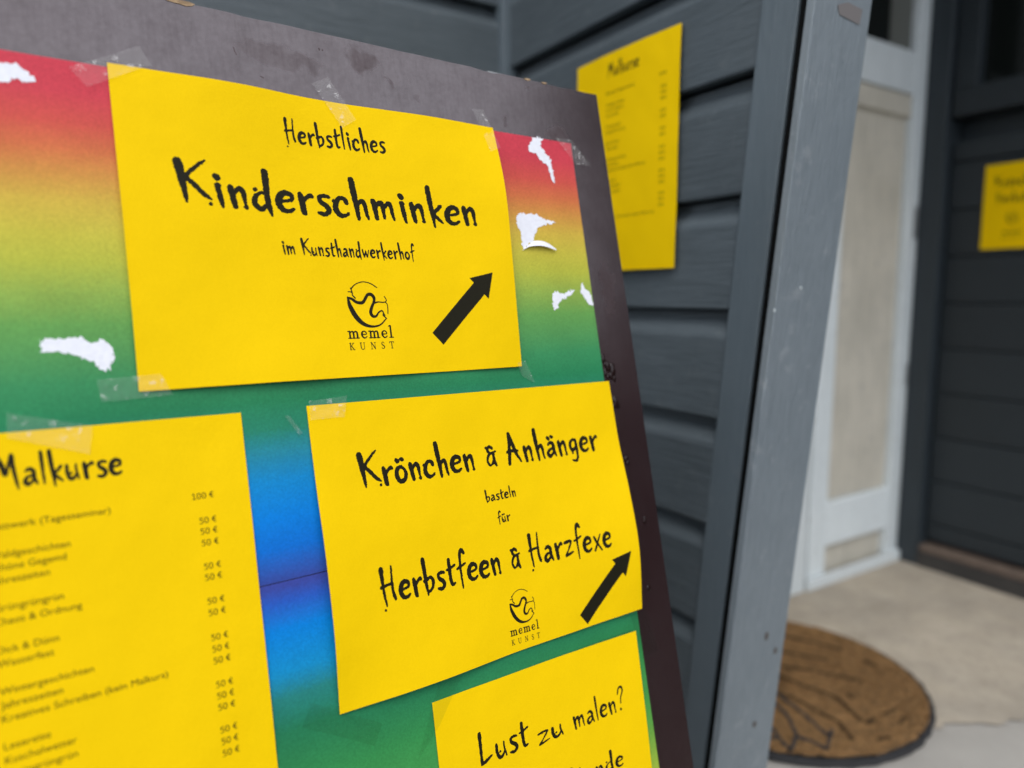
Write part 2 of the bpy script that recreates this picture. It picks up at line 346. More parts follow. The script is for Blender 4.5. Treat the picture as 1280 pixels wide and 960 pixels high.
pout = pn if pn@(CAM-PE[0]) > 0 else -pn                           # rusty nail heads and a scrap of an old label on the post
RUST = Mat('rusty_nail', (.10, .085, .075), .8, .2).m
def on_post(px, py): return on_plane(px, py, PE[0]+pout*.0003, pn)
for px, py, rr in ((958, 795, .0042), (969, 813, .0036), (943, 905, .0036), (968, 388, .0014), (1001, 360, .0013)):
    c = on_post(px, py); e2 = np.cross(pout, D2); e2 /= np.linalg.norm(e2); ring_ = [c+D2*rr*.8*math.cos(a)+e2*rr*1.3*math.sin(a) for a in np.linspace(0, 2*math.pi, 13)[:-1]]
    m = MB(); m.prism(ring_, pout*.0006); m.build('nail_head', RUST if py > 500 else WHITEP, house)
m = MB(); m.prism([on_post(*q) for q in ((1047, 6), (1060, 3), (1078, 12), (1074, 31), (1066, 27), (1049, 18))], pout*.0003); m.build('label_scrap', Mat('brown_scrap', (.17, .155, .15), .8, .2).m, house)
# core of the wall behind the boards
m = MB(); c0 = np.array([*corner[:2], ZB]); c1 = np.array([*corner[:2], ZT]); off = -OUT1*.012
ea, eb = E0+D1*.024, E1+D1*.024; qa, qb = Q0+th*1.02, Q1+th*1.02
wq = D2*.085
m.hexa([c0+off, ea-OUT1*.045, qa-D2*.003, c0+wq], [c1+off, eb-OUT1*.045, qb-D2*.003, c1+wq]); m.build('wall_core', FRAMED, house)
cc = corner-D2*1.3
m = MB(); m.hexa([np.array([*(corner-OUT2*.012)[:2], ZB]), np.array([*(cc-OUT2*.012)[:2], ZB]), np.array([*(cc-OUT2*.1)[:2], ZB]), np.array([*(corner-OUT2*.1)[:2], ZB])],
                 [np.array([*(corner-OUT2*.012)[:2], ZT]), np.array([*(cc-OUT2*.012)[:2], ZT]), np.array([*(cc-OUT2*.1)[:2], ZT]), np.array([*(corner-OUT2*.1)[:2], ZT])]); m.build('wall_core', FRAMED, house)
m = MB(); q = corner+np.array([0, 0, ZB]); m.box(q-OUT2*.09-OUT1*.09, OUT2*.082, OUT1*.082, UP*(ZT-ZB)); m.build('wall_core', FRAMED, house)
m = MB(); m.box(q+OUT2*.002+OUT1*.001, -D2*.030, OUT2*.026, UP*(ZT-ZB)); m.build('inner_corner_trim', TRIM, house, bevel=.002)

# ------------------------------------------------------------------ entrance: white panelled door, dark plank door
PW = on_floor(1121, 697); PW[2] = 0
ent = empty('house_entrance', PW, 'porch entrance with narrow white panelled door and black plank door', 'house entrance')
def wb(m, a0, a1, z0, z1, o0, o1):                                 # box on the white wall: along D2 a0..a1, outwards o0..o1
    m.box(PW+D2*a0+UP*z0+OUT2*o0, D2*(a1-a0), OUT2*(o1-o0), UP*(z1-z0))
m = MB(); wb(m, -.50, .02, -.01, 2.4, -.12, -.034); wb(m, -1.10, -.50, -.01, 2.4, -.12, 0); m.build('entrance_wall', CREAM, ent)
fr = MB(); wb(fr, -.505, -.435, 0, 2.1, -.034, .006); fr.build('door_jamb', WHITEP, ent, bevel=.003)
dW = MB()
wb(dW, -.062, -.002, .004, 2.05, -.033, 0); wb(dW, -.415, -.345, .004, 2.05, -.033, 0)     # stiles
for z0, z1 in ((.098, .215), (1.268, 1.375), (1.98, 2.05)): wb(dW, -.345, -.062, z0, z1, -.033, -.001)
wdoor = dW.build('white_door', WHITEP, ent, bevel=.004); wdoor['label'] = 'dull white narrow door with cream panels and a pane above'
m = MB(); wb(m, -.343, -.064, .217, 1.21, -.033, -.016); m.build('panel', CREAM, wdoor, bevel=.003)
m = MB(); wb(m, -.343, -.064, 1.212, 1.266, -.033, -.006); wb(m, -.343, -.064, 1.206, 1.2115, -.016, -.012); m.build('panel_moulding', CREAM, wdoor, bevel=.003)
m = MB(); wb(m, -.343, -.064, .006, .096, -.033, -.018); m.build('panel', CREAM, wdoor, bevel=.003)
m = MB(); wb(m, -.343, -.064, 1.377, 1.978, -.033, -.022); m.build('pane', GLASS, wdoor)
m = MB(); wb(m, -.16, -.066, 1.377, 1.978, -.0215, -.017); m.build('pane_bead', Mat('grey_bead', (.12,.125,.11), .6).m, wdoor)
m = MB(); wb(m, -.43, -.004, .0, .03, .001, .014); m.build('skirting', WHITEP, ent, bevel=.003)
m = MB(); wb(m, -.028, -.012, .90, .985, .0005, .003); m.build('strike_plate', METAL, wdoor)
m = MB(); wb(m, -.02, -.006, .50, .56, .0005, .003); m.build('strike_plate', METAL, wdoor)
def db(m, a0, a1, z0, z1, o0, o1):                                 # dark wall, along -D1 from the corner, out = towards the yard
    m.box(PW+OUT1*o0-D1*a0+UP*z0, -D1*(a1-a0), OUT1*(o1-o0), UP*(z1-z0))
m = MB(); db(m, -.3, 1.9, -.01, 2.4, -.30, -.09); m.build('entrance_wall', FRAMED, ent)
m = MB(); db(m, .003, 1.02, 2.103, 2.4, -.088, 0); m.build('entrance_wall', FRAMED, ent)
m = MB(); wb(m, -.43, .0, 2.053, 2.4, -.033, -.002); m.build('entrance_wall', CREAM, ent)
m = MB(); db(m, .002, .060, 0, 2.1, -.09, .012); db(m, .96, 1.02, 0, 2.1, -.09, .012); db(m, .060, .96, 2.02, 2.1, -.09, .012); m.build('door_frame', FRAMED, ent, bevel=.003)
m = MB()
zs = [.07]+[.12+.1215*i for i in range(0, 9)]+[1.145]
for z0, z1 in zip(zs[:-1], zs[1:]): db(m, .064, .955, z0+.002, z1-.002, -.055, -.022)
db(m, .064, .955, .075, 1.09, -.060, -.030)
ddoor = m.build('dark_door', DARKP, ent, bevel=.003); ddoor['label'] = 'black plank door with an open dark upper half'
m = MB(); db(m, .064, .955, 1.205, 1.275, -.055, -.004); db(m, .064, .12, 1.275, 2.0, -.055, -.006); m.build('middle_rail', DARKP, ddoor, bevel=.003)
m = MB(); db(m, .12, .955, 1.277, 2.0, -.055, -.04); m.build('pane', GLASS, ddoor)
m = MB(); db(m, .061, .958, 1.140, 1.204, -.085, -.07); m.build('dark_gap', FRAMED, ddoor)
m = MB(); db(m, .062, 1.1, .040, .060, -.09, .006); th_ = m.build('threshold', m_painted('worn_threshold_wood', (.05, .035, .028), (.20, .145, .11), .8, (4, 4, 40), (.8, (.03, .028, .026))), ent, bevel=.004)
m = MB(); db(m, .062, 1.1, -.005, .0395, -.09, .012); m.build('step_riser', m_painted('dark_riser', (.02, .02, .02), (.05, .045, .04), .8), ent)
m = MB(); m.box(PW+UP*2.42-D1*(-.2)-D2*1.0, D2*1.3, -D1*1.5, UP*.06); m.build('porch_roof', FRAMED, ent)

# unseen low timber building added across the yard to darken the board's gloss
yb = empty('added_yard_building', (10.5, -1.5, -.08), 'unseen low dark timber building added across the yard to darken the board gloss', 'house')
YW = m_painted('added_yard_timber', (.020, .016, .013), (.045, .036, .028), .7, (3, 30, 3)); YR = m_painted('added_yard_roof_tiles', (.030, .020, .017), (.07, .045, .038), .8, (20, 4, 20))
m = MB(); m.box((9.0, -14, -.08), (3.2, 0, 0), (0, 24, 0), (0, 0, 2.35)); m.build('added_yard_wall', YW, yb)
m = MB(); m.hexa([(8.6, -14.3, 2.20), (12.6, -14.3, 2.20), (10.9, -14.3, 3.75), (10.3, -14.3, 3.75)], [(8.6, 10.3, 2.20), (12.6, 10.3, 2.20), (10.9, 10.3, 3.75), (10.3, 10.3, 3.75)]); m.build('added_yard_roof', YR, yb)
for y in (-11, -6.5, -2, 2.5, 7):
    m = MB(); m.box((8.955, y, .85), (.04, 0, 0), (0, 1.1, 0), (0, 0, 1.0)); wn = m.build('added_yard_window', WHITEP, yb)
    m = MB(); m.box((8.945, y+.08, .93), (.008, 0, 0), (0, .94, 0), (0, 0, .84)); m.build('pane', GLASS, wn)

# doormat: round coir mat with a black rubber rim
MC = on_floor(990, 745)+D2*(-.372)+OUT2*.243; MC[2] = 0
mat_ = empty('doormat', MC, 'round brown coir doormat with black rubber rim on the beige floor', 'doormat')
def ring(r0, r1, z0, z1, n=180):
    m = MB()
    for i in range(n):
        a0, a1 = 2*math.pi*i/n, 2*math.pi*(i+1)/n
        c = lambda a, r, z: ((r+.0011*math.sin(9*a)*math.sin(23*a+1)+.0009*math.sin(41*a))*math.cos(a), (r+.0011*math.sin(9*a)*math.sin(23*a+1)+.0009*math.sin(41*a))*math.sin(a), z)
        m.add([c(a0,r0,z1),c(a0,r1,z1),c(a1,r1,z1),c(a1,r0,z1),c(a0,r1,z0),c(a1,r1,z0),c(a0,r0,z0),c(a1,r0,z0)], [(0,1,2,3),(1,4,5,2),(0,3,7,6)])
    return m
ring(.2555, .263, .0005, .011).build('rubber_rim', RUBBER, mat_, local=True)
m = MB(); n = 150
NR = 90
for i in range(NR+1):
    r = .2553*i/NR
    for k in range(n):
        a = 2*math.pi*k/n; m.v.append((r*math.cos(a), r*math.sin(a), .0135+random.gauss(0, .0016)))
m.f += [(i*n+k, i*n+(k+1) % n, (i+1)*n+(k+1) % n, (i+1)*n+k) for i in range(NR) for k in range(n)]
m.build('coir_pad', COIR, mat_, local=True)
m = MB()                                                           # rubber lines of the pattern: rays that end in a net of cells
def strip(p, q, wd, z=.0158):
    p = np.array([*p, z]); q = np.array([*q, z]); d = q-p; L = np.linalg.norm(d); s = np.array([-d[1], d[0], 0])/L*wd/2
    k = max(1, int(L/.012)); pts = [p+d*i/k+np.array([random.uniform(-1,1), random.uniform(-1,1), 0])*.0012 for i in range(k+1)]
    for u, v in zip(pts[:-1], pts[1:]): m.hexa([u-s, v-s, v-s-UP*.006, u-s-UP*.006], [u+s, v+s, v+s-UP*.006, u+s-UP*.006])
def mat_pt(px, py): q = on_floor(px, py, .0135); return (q[0]-MC[0], q[1]-MC[1])
def lines(paths, wd):
    for p in paths:
        p = [mat_pt(*q) for q in p]
        for u, v in zip(p[:-1], p[1:]):
            if max(np.hypot(*u), np.hypot(*v)) < .252: strip(u, v, wd)
lines([[(905,842),(940,852),(962,872),(985,897),(996,921),(988,940)], [(930,880),(962,906),(976,926),(988,940)], [(996,921),(1018,929),(1034,937),(1037,922)], [(948,848),(972,868),(1004,893),(1037,922)], [(890,850),(930,880)], [(925,900),(948,920),(958,938)], [(948,920),(976,926)], [(1037,922),(1041,913)]], .0058)
m.build('rubber_pattern', RUBBER, mat_, local=True)
WORN = Mat('dark_worn_coir', (.06, .036, .018), .95, .1).m
for p_ in [[(900,818),(965,832),(1010,838),(1078,852)], [(900,800),(960,812),(1035,826)], [(910,838),(975,846),(1045,872),(1075,900)], [(930,788),(985,796),(1050,812)], [(915,852),(990,872),(1050,905),(1066,925)], [(1108,892),(1118,888)], [(1082,905),(1092,899)], [(1098,924),(1112,922)], [(1080,826),(1092,832)], [(1060,868),(1066,874)], [(1124,905),(1130,897)]]:
    m = MB(); lines([p_], .0062)
    if m.v: m.build('worn_mark', WORN, mat_, local=True)

# ------------------------------------------------------------------ the lettering: brush strokes -> filled outlines
def catmull(pts, sub=6):
    P = [np.array(p, float) for p in pts]
    if len(P) < 3: return [P[0]+(P[1]-P[0])*t/sub for t in range(sub+1)]
    Q = [2*P[0]-P[1]]+P+[2*P[-1]-P[-2]]; o = []
    for i in range(1, len(Q)-2):
        for t in np.linspace(0, 1, sub, endpoint=False):
            a, b, c, d = Q[i-1:i+3]
            o.append(.5*((2*b)+(c-a)*t+(2*a-5*b+4*c-d)*t*t+(3*b-a-3*c+d)*t**3))
    o.append(P[-1]); return o
def fill_strokes(strokes, cell, wob=.0, seed=0, smooth=True, grow=0.0):
    segs = []
    for st in strokes:
        if len(st) == 1: st = [st[0], (st[0][0]+.004, st[0][1]+.004, st[0][2])]
        c = catmull(st) if smooth else [np.array(p, float) for p in st]
        segs += list(zip(c[:-1], c[1:]))
    A = np.array([s[0] for s in segs]); B = np.array([s[1] for s in segs])
    mw = max(A[:, 2].max(), B[:, 2].max())
    x0 = min(A[:, 0].min(), B[:, 0].min())-mw; x1 = max(A[:, 0].max(), B[:, 0].max())+mw
    y0 = min(A[:, 1].min(), B[:, 1].min())-mw; y1 = max(A[:, 1].max(), B[:, 1].max())+mw
    nx = int((x1-x0)/cell)+2; ny = int((y1-y0)/cell)+2
    X, Y = np.meshgrid(x0+np.arange(nx)*cell, y0+np.arange(ny)*cell)
    d = np.full(X.shape, 9.0)
    for a, b in zip(A, B):
        vx, vy = b[0]-a[0], b[1]-a[1]; L = vx*vx+vy*vy+1e-12
        t = np.clip(((X-a[0])*vx+(Y-a[1])*vy)/L, 0, 1)
        dd = np.hypot(X-a[0]-t*vx, Y-a[1]-t*vy)-(a[2]+(b[2]-a[2])*t)/2
        h = np.clip(.5+.5*(d-dd)/.02, 0, 1) if wob else None
        d = np.minimum(d, dd) if h is None else d*(1-h)+dd*h-.02*h*(1-h)
    if wob:
        s = seed*1.7
        d = d+wob*(np.sin(31*X+7*np.sin(9*Y+s)+s)*np.sin(27*Y+5*np.sin(11*X)+2*s)+.6*np.sin(63*X+3*s+4*np.sin(21*Y))*np.sin(57*Y+s))
    d = d-grow
    V = []; Fc = []
    I = d < 0
    for j in range(ny-1):
        i = 0
        while i < nx-1:
            q = (I[j,i], I[j,i+1], I[j+1,i+1], I[j+1,i])
            if all(q):
                k = i
                while k < nx-1 and I[j,k+1] and I[j+1,k+1]: k += 1
                n = len(V); V += [(X[j,i],Y[j,i]),(X[j,k],Y[j,k]),(X[j+1,k],Y[j+1,k]),(X[j+1,i],Y[j+1,i])]; Fc.append((n,n+1,n+2,n+3)); i = max(k, i+1); continue
            if any(q):
                cs = ((j,i),(j,i+1),(j+1,i+1),(j+1,i)); pl = []
                for a in range(4):
                    p, r = cs[a], cs[(a+1) % 4]
                    if I[p]: pl.append((X[p], Y[p]))
                    if I[p] != I[r]:
                        t = d[p]/(d[p]-d[r]); pl.append((X[p]+(X[r]-X[p])*t, Y[p]+(Y[r]-Y[p])*t))
                if len(pl) >= 3: n = len(V); V += pl; Fc.append(tuple(range(n, n+len(pl))))
            i += 1
    return np.array(V), Fc
UML = lambda x1, x2, y: [[(x1,y+.01,.09),(x1+.05,y-.04,.10)], [(x2,y+.03,.08),(x2+.05,y+.0,.09)]]
ARCH = [(.10,.30,.05),(.19,.43,.07),(.27,.475,.10),(.325,.36,.085),(.345,.15,.05),(.375,.02,.05)]
G = {
 'K': (.68, [[(.09,.98,.15),(.12,.78,.155),(.16,.42,.12),(.20,.02,.04)], [(.62,1.04,.035),(.46,.90,.06),(.20,.62,.07)], [(.20,.64,.07),(.38,.44,.09),(.55,.24,.085),(.69,.13,.03)], [(.66,.02,.045)]]),
 'i': (.25, [[(.08,.72,.11),(.12,.67,.115)], [(.09,.51,.08),(.14,.49,.06)], [(.10,.51,.10),(.12,.38,.085),(.145,.2,.09),(.18,-.02,.045)]]),
 'n': (.44, [[(.06,.50,.11),(.09,.3,.11),(.13,.02,.09)], ARCH, [(.33,.03,.04),(.375,.02,.045)]]),
 'd': (.48, [[(.33,.98,.13),(.34,.7,.12),(.34,.4,.11),(.36,.15,.095),(.41,-.10,.04)], [(.33,.42,.045),(.22,.44,.05),(.09,.34,.075),(.06,.16,.105),(.18,.03,.10),(.33,.15,.07)], [(.09,.50,.06)]]),
 'e': (.43, [[(.07,.27,.05),(.24,.29,.05),(.36,.34,.065),(.34,.45,.09),(.20,.495,.11),(.08,.38,.125),(.055,.2,.125),(.15,.05,.10),(.29,.04,.07),(.385,.11,.035)]]),
 'r': (.37, [[(.07,.50,.10),(.10,.3,.12),(.13,.02,.115)], [(.12,.28,.06),(.22,.42,.065),(.31,.49,.08),(.36,.45,.045)]]),
 's': (.36, [[(.33,.47,.06),(.22,.50,.075),(.10,.45,.08),(.12,.33,.09),(.24,.24,.11),(.30,.12,.10),(.20,.02,.09),(.05,.04,.055)]]),
 'c': (.40, [[(.33,.37,.08),(.29,.475,.085),(.16,.48,.08),(.07,.34,.11),(.06,.16,.115),(.16,.03,.10),(.30,.05,.06),(.375,.11,.035)], [(.02,.40,.05)]]),
 'h': (.46, [[(.05,1.02,.13),(.08,.7,.135),(.12,.35,.11),(.16,-.02,.07)], [(.12,.28,.05),(.21,.42,.07),(.29,.46,.10),(.345,.34,.085),(.365,.15,.06),(.40,.0,.045)]]),
 'm': (.64, [[(.05,.50,.11),(.08,.3,.10),(.11,.02,.085)], [(.10,.30,.05),(.18,.43,.07),(.25,.46,.10),(.29,.34,.08),(.31,.05,.06)], [(.30,.28,.05),(.39,.42,.07),(.46,.45,.10),(.51,.34,.08),(.53,.15,.05),(.57,.02,.045)]]),
 'k': (.43, [[(.05,1.0,.12),(.08,.65,.115),(.12,.3,.10),(.165,-.10,.04)], [(.36,.49,.09),(.26,.38,.06),(.13,.25,.065)], [(.14,.28,.07),(.27,.14,.07),(.40,.02,.03)]]),
 'H': (.58, [[(.07,.99,.14),(.085,.6,.09),(.10,.3,.065),(.15,-.06,.04)], [(.43,1.03,.04),(.415,.6,.06),(.42,.28,.08),(.48,.08,.085)], [(.02,.48,.075),(.22,.52,.06),(.43,.53,.05)], [(.08,-.17,.04)]]),
 'b': (.44, [[(.05,1.0,.13),(.08,.65,.12),(.10,.3,.095),(.14,-.06,.045)], [(.03,.36,.07),(.12,.36,.06),(.27,.44,.06),(.37,.33,.085),(.34,.15,.075),(.22,.04,.06),(.13,.04,.04)]]),
 't': (.36, [[(.13,.82,.09),(.135,.55,.115),(.15,.2,.10),(.20,.04,.075),(.31,.07,.045)], [(.02,.51,.05),(.16,.54,.055),(.35,.61,.06)]]),
 'l': (.20, [[(.06,1.0,.10),(.08,.5,.085),(.115,.02,.05)]]),
 'u': (.44, [[(.05,.48,.08),(.05,.25,.085),(.12,.06,.10),(.23,.05,.08),(.32,.18,.045)], [(.32,.48,.05),(.335,.25,.055),(.39,.02,.045)], [(.16,.22,.05)]]),
 'a': (.44, [[(.09,.44,.06),(.21,.50,.085),(.31,.41,.10),(.325,.2,.10),(.41,.02,.045)], [(.30,.29,.045),(.15,.26,.065),(.055,.14,.10),(.14,.03,.10),(.31,.15,.06)]]),
 'w': (.58, [[(.04,.50,.09),(.09,.25,.085),(.16,.04,.05),(.23,.25,.05),(.29,.42,.065)], [(.29,.40,.08),(.33,.2,.075),(.39,.04,.05),(.46,.25,.04),(.53,.50,.045)]]),
 'o': (.42, [[(.24,.47,.06),(.10,.40,.10),(.055,.2,.11),(.15,.03,.11),(.30,.06,.11),(.365,.24,.08),(.30,.40,.05),(.22,.42,.045)]]),
 'f': (.36, [[(.34,.92,.08),(.25,1.02,.10),(.17,.88,.085),(.16,.4,.065),(.18,-.14,.04)], [(.02,.48,.05),(.18,.53,.055),(.36,.60,.045)]]),
 '&': (.46, [[(.30,.60,.075),(.20,.68,.06),(.12,.58,.075),(.18,.46,.065),(.30,.45,.05),(.16,.42,.07),(.08,.22,.06),(.16,.06,.05),(.30,.16,.06),(.34,.40,.07)], [(.33,.32,.08),(.36,.12,.08),(.42,.02,.035)], [(.28,.45,.045),(.42,.49,.045)], [(.06,.64,.045)]]),
 'A': (.62, [[(.15,1.0,.10),(.15,.75,.09),(.12,.35,.11),(.08,0,.10)], [(.15,1.0,.09),(.26,.68,.115),(.38,.34,.095),(.56,.03,.04)], [(.03,.40,.07),(.22,.42,.09),(.46,.40,.05)]]),
 'g': (.45, [[(.33,.45,.06),(.22,.50,.07),(.09,.40,.09),(.08,.22,.10),(.18,.12,.085),(.32,.24,.055)], [(.33,.48,.08),(.345,.2,.10),(.345,-.12,.075),(.26,-.26,.06),(.10,-.22,.045)], [(.14,.02,.04)]]),
 'z': (.44, [[(.04,.47,.05),(.16,.49,.085),(.36,.49,.065),(.24,.27,.05),(.07,.04,.05),(.22,.07,.06),(.41,.12,.04)]]),
 'x': (.42, [[(.07,.47,.08),(.20,.24,.07),(.39,-.02,.045)], [(.37,.52,.04),(.2,.24,.05),(.06,.0,.06)]]),
 'L': (.54, [[(.09,1.0,.12),(.09,.6,.10),(.09,.25,.08),(.085,.06,.085)], [(.09,.05,.085),(.26,.11,.10),(.46,.22,.045)]]),
 'M': (.78, [[(.03,-.02,.05),(.11,.5,.075),(.17,.98,.06)], [(.17,.98,.08),(.28,.7,.12),(.36,.42,.10),(.48,.78,.07),(.56,.98,.11)], [(.56,.98,.12),(.60,.55,.10),(.65,.2,.075),(.70,-.06,.035)]]),
 'S': (.5, [[(.42,.85,.08),(.28,1.0,.08),(.1,.85,.1),(.2,.58,.11),(.38,.38,.11),(.34,.1,.1),(.08,.06,.06)]]),
 '?': (.42, [[(.06,.72,.05),(.14,.94,.07),(.29,.99,.08),(.35,.80,.07),(.22,.56,.05),(.19,.30,.045)], [(.16,.06,.09)]]),
}
for b_, u_, y_ in (('a','ä',.68),('o','ö',.66),('u','ü',.68)): G[u_] = (G[b_][0], G[b_][1]+UML(.09, .25, y_))
GC = {}
def glyph(ch, variant, grow, cell):
    k = (ch, variant, round(grow, 3), cell)
    if k not in GC: GC[k] = fill_strokes(G[ch][1], cell, .008, ord(ch)+variant*3, grow=grow+.010)
    return GC[k]
def hand_text(s, cell=.02, grow=0.0, sp=.055):
    V = []; Fc = []; x = 0; cnt = {}
    for ch in s:
        if ch == ' ': x += .34; continue
        c = cnt.get(ch, 0); cnt[ch] = c+1
        v, f = glyph(ch, c % 2, grow, cell); n = len(V)
        dy = random.uniform(-.015, .015)
        V += [(p[0]+x, p[1]+dy) for p in v]; Fc += [tuple(i+n for i in q) for q in f]
        x += G[ch][0]+sp
    return np.array(V), Fc
# bookish capitals of the emblem
SER = {
 'm': (.95, [[(.02,.48,.05),(.12,.48,.07),(.15,.44,.1),(.15,.03,.11)],[(.03,.02,.045),(.27,.02,.045)],[(.16,.38,.06),(.28,.47,.07),(.39,.44,.1),(.42,.3,.11),(.42,.03,.11)],[(.32,.02,.045),(.52,.02,.045)],[(.43,.38,.06),(.55,.47,.07),(.66,.44,.1),(.69,.3,.11),(.69,.03,.11)],[(.59,.02,.045),(.82,.02,.045)]]),
 'e': (.58, [[(.08,.26,.06),(.40,.28,.05),(.38,.42,.07),(.25,.49,.06),(.11,.40,.1),(.08,.22,.12),(.18,.04,.08),(.32,.03,.06),(.44,.12,.04)]]),
 'l': (.40, [[(.04,.80,.04),(.15,.84,.07),(.17,.75,.1),(.17,.03,.11)],[(.03,.02,.045),(.33,.02,.045)]]),
 'K': (.95, [[(.12,.70,.09),(.12,.02,.09)],[(.02,.70,.035),(.24,.70,.035)],[(.02,.015,.035),(.24,.015,.035)],[(.50,.69,.04),(.14,.34,.035)],[(.22,.42,.08),(.50,.02,.09)],[(.40,.70,.035),(.58,.70,.035)],[(.42,.015,.035),(.62,.015,.035)]]),
 'U': (1.0, [[(.12,.70,.09),(.12,.25,.09),(.2,.05,.07),(.35,.01,.06),(.5,.1,.04),(.53,.3,.035),(.53,.70,.035)],[(.02,.70,.035),(.24,.70,.035)],[(.43,.70,.035),(.63,.70,.035)]]),
 'N': (1.0, [[(.12,.70,.04),(.12,.02,.04)],[(.03,.70,.035),(.16,.70,.06)],[(.13,.70,.09),(.54,.02,.09)],[(.54,.70,.04),(.54,.02,.04)],[(.02,.015,.035),(.22,.015,.035)],[(.44,.70,.035),(.64,.70,.035)]]),
 'S': (.75, [[(.40,.55,.03),(.36,.66,.045),(.22,.70,.05),(.10,.58,.08),(.16,.42,.09),(.34,.30,.1),(.40,.15,.08),(.26,.01,.05),(.11,.05,.045),(.07,.18,.03)]]),
 'T': (.70, [[(.30,.70,.09),(.30,.02,.09)],[(.02,.70,.05),(.58,.70,.05)],[(.03,.70,.04),(.03,.56,.03)],[(.57,.70,.04),(.57,.56,.03)],[(.19,.015,.035),(.41,.015,.035)]]),
}
SC = {}
def serif_text(s, track=0):
    V = []; Fc = []; x = 0
    for ch in s:
        if ch not in SC: SC[ch] = fill_strokes(SER[ch][1], .022, 0, 0, smooth=(ch in 'emlSU'), grow=.012)
        v, f = SC[ch]; n = len(V); V += [(p[0]+x, p[1]) for p in v]; Fc += [tuple(i+n for i in q) for q in f]; x += SER[ch][0]+track
    return np.array(V), Fc
def emb(pts): return [((x-268)/122, (275-y)/122, max(w_*1.12, 5.5)/122) for x, y, w_ in pts]
EMBLEM = [emb(s) for s in (
 [(157,236,8),(166,285,22),(192,340,25),(228,378,20),(275,394,12),(325,386,8),(366,352,6)],
 [(181,190,7),(210,165,4),(252,152,3.5),(295,160,3.5),(330,182,2.5)],
 [(163,206,4),(178,207,5),(186,212,6),(186,224,6),(200,240,7)], [(178,186,4),(183,198,6),(186,210,6)],
 [(157,236,9),(182,246,14),(205,262,15),(238,264,16),(258,240,15),(272,222,15),(292,220,17),(307,238,16),(303,262,13),(288,290,15),(279,318,17),(288,338,15),(308,338,11),(325,318,8),(345,309,7),(352,322,7),(349,334,6),(360,345,6),(367,352,5)],
 [(306,266,9),(330,261,6),(352,263,6),(371,261,5),(378,250,4),(368,231,2.5)], [(371,262,4),(380,275,3.5),(381,300,3),(378,326,2.5)],
 [(352,322,5),(360,335,4)])]
EMB = fill_strokes(EMBLEM, .026, 0)
def typed(body, bold=0.0):
    c = bpy.data.curves.new('t', 'FONT'); c.body = body; c.size = 1; c.resolution_u = 3; c.fill_mode = 'FRONT'; c.offset = bold
    o = bpy.data.objects.new('t', c); COL.objects.link(o)
    dg = bpy.context.evaluated_depsgraph_get(); me = bpy.data.meshes.new_from_object(o.evaluated_get(dg))
    V = np.array([tuple(v.co)[:2] for v in me.vertices]).reshape(-1, 2); Fc = [tuple(p.vertices) for p in me.polygons]
    bpy.data.objects.remove(o); bpy.data.curves.remove(c); bpy.data.meshes.remove(me); return V, Fc

# ------------------------------------------------------------------ A-frame sign
sign = empty('pavement_sign', BM, 'dark brown wooden A-frame board covered with rainbow posters and yellow notices', 'sign board')
U0, U1, VT, VB = -.647, .0455, .0562, -.9300                       # board outline in its own frame
m = MB(); cr = .0010
prof = [(U0, VB), (U1-.001, VB), (U1+.0005, -.30), (U1, VT-cr), (U1-cr, VT)]
nn = 60
for i in range(1, nn):                                             # the top edge is a little chipped and uneven
    u = U1-cr-(U1-cr-U0)*i/nn; prof.append((u, VT-abs(random.gauss(0, .00035))-(.0011 if abs(u+.090) < .012 else 0)))
prof.append((U0, VT))
m.prism([(u, v, -.0150) for u, v in prof], (0, 0, .0147)); m.build('front_panel', BOARD, sign, local=True)
# rear leg hinged at the top
hz = VT-.012
ang = 2*R_(12.7)+.03
lean = np.array([0, -math.cos(ang), -math.sin(ang)]); nrm = np.array([0, math.sin(ang), -math.cos(ang)])
m = MB(); m.box(np.array([U0+.01, VT-.004, -.019]), np.array([U1-U0-.02, 0, 0]), lean*.965, nrm*.013); m.build('rear_panel', BOARD, sign, local=True, bevel=.001)
for u in (U0+.10, U1-.10):
    m = MB(); m.box((u-.03, VT+.0004, -.034), (.06, 0, 0), (0, 0, .030), (0, .0016, 0)); m.build('hinge', METAL, sign, local=True)
def chip(pxs, name='chipped_edge'):
    mm = MB()
    for (x, y, L, h) in pxs:
        u, v = on_board(x, y); n = len(mm.v)
        pts = [(u-L/2, VT-.0002), (u-L*.3, VT-h*.8), (u, VT-h), (u+L*.35, VT-h*.6), (u+L/2, VT-.0002), (u+L*.2, VT+.0006), (u-L*.2, VT+.0004)]
        mm.prism([(a, b, -.006) for a, b in pts], (0, 0, .0062))
    mm.build(name, WOOD, sign, local=True)
chip([(222, 2, .020, .0022), (232, 4, .012, .0028), (208, 0, .012, .0012)]); chip([(659, 97, .008, .0014), (680, 102, .007, .0010)])
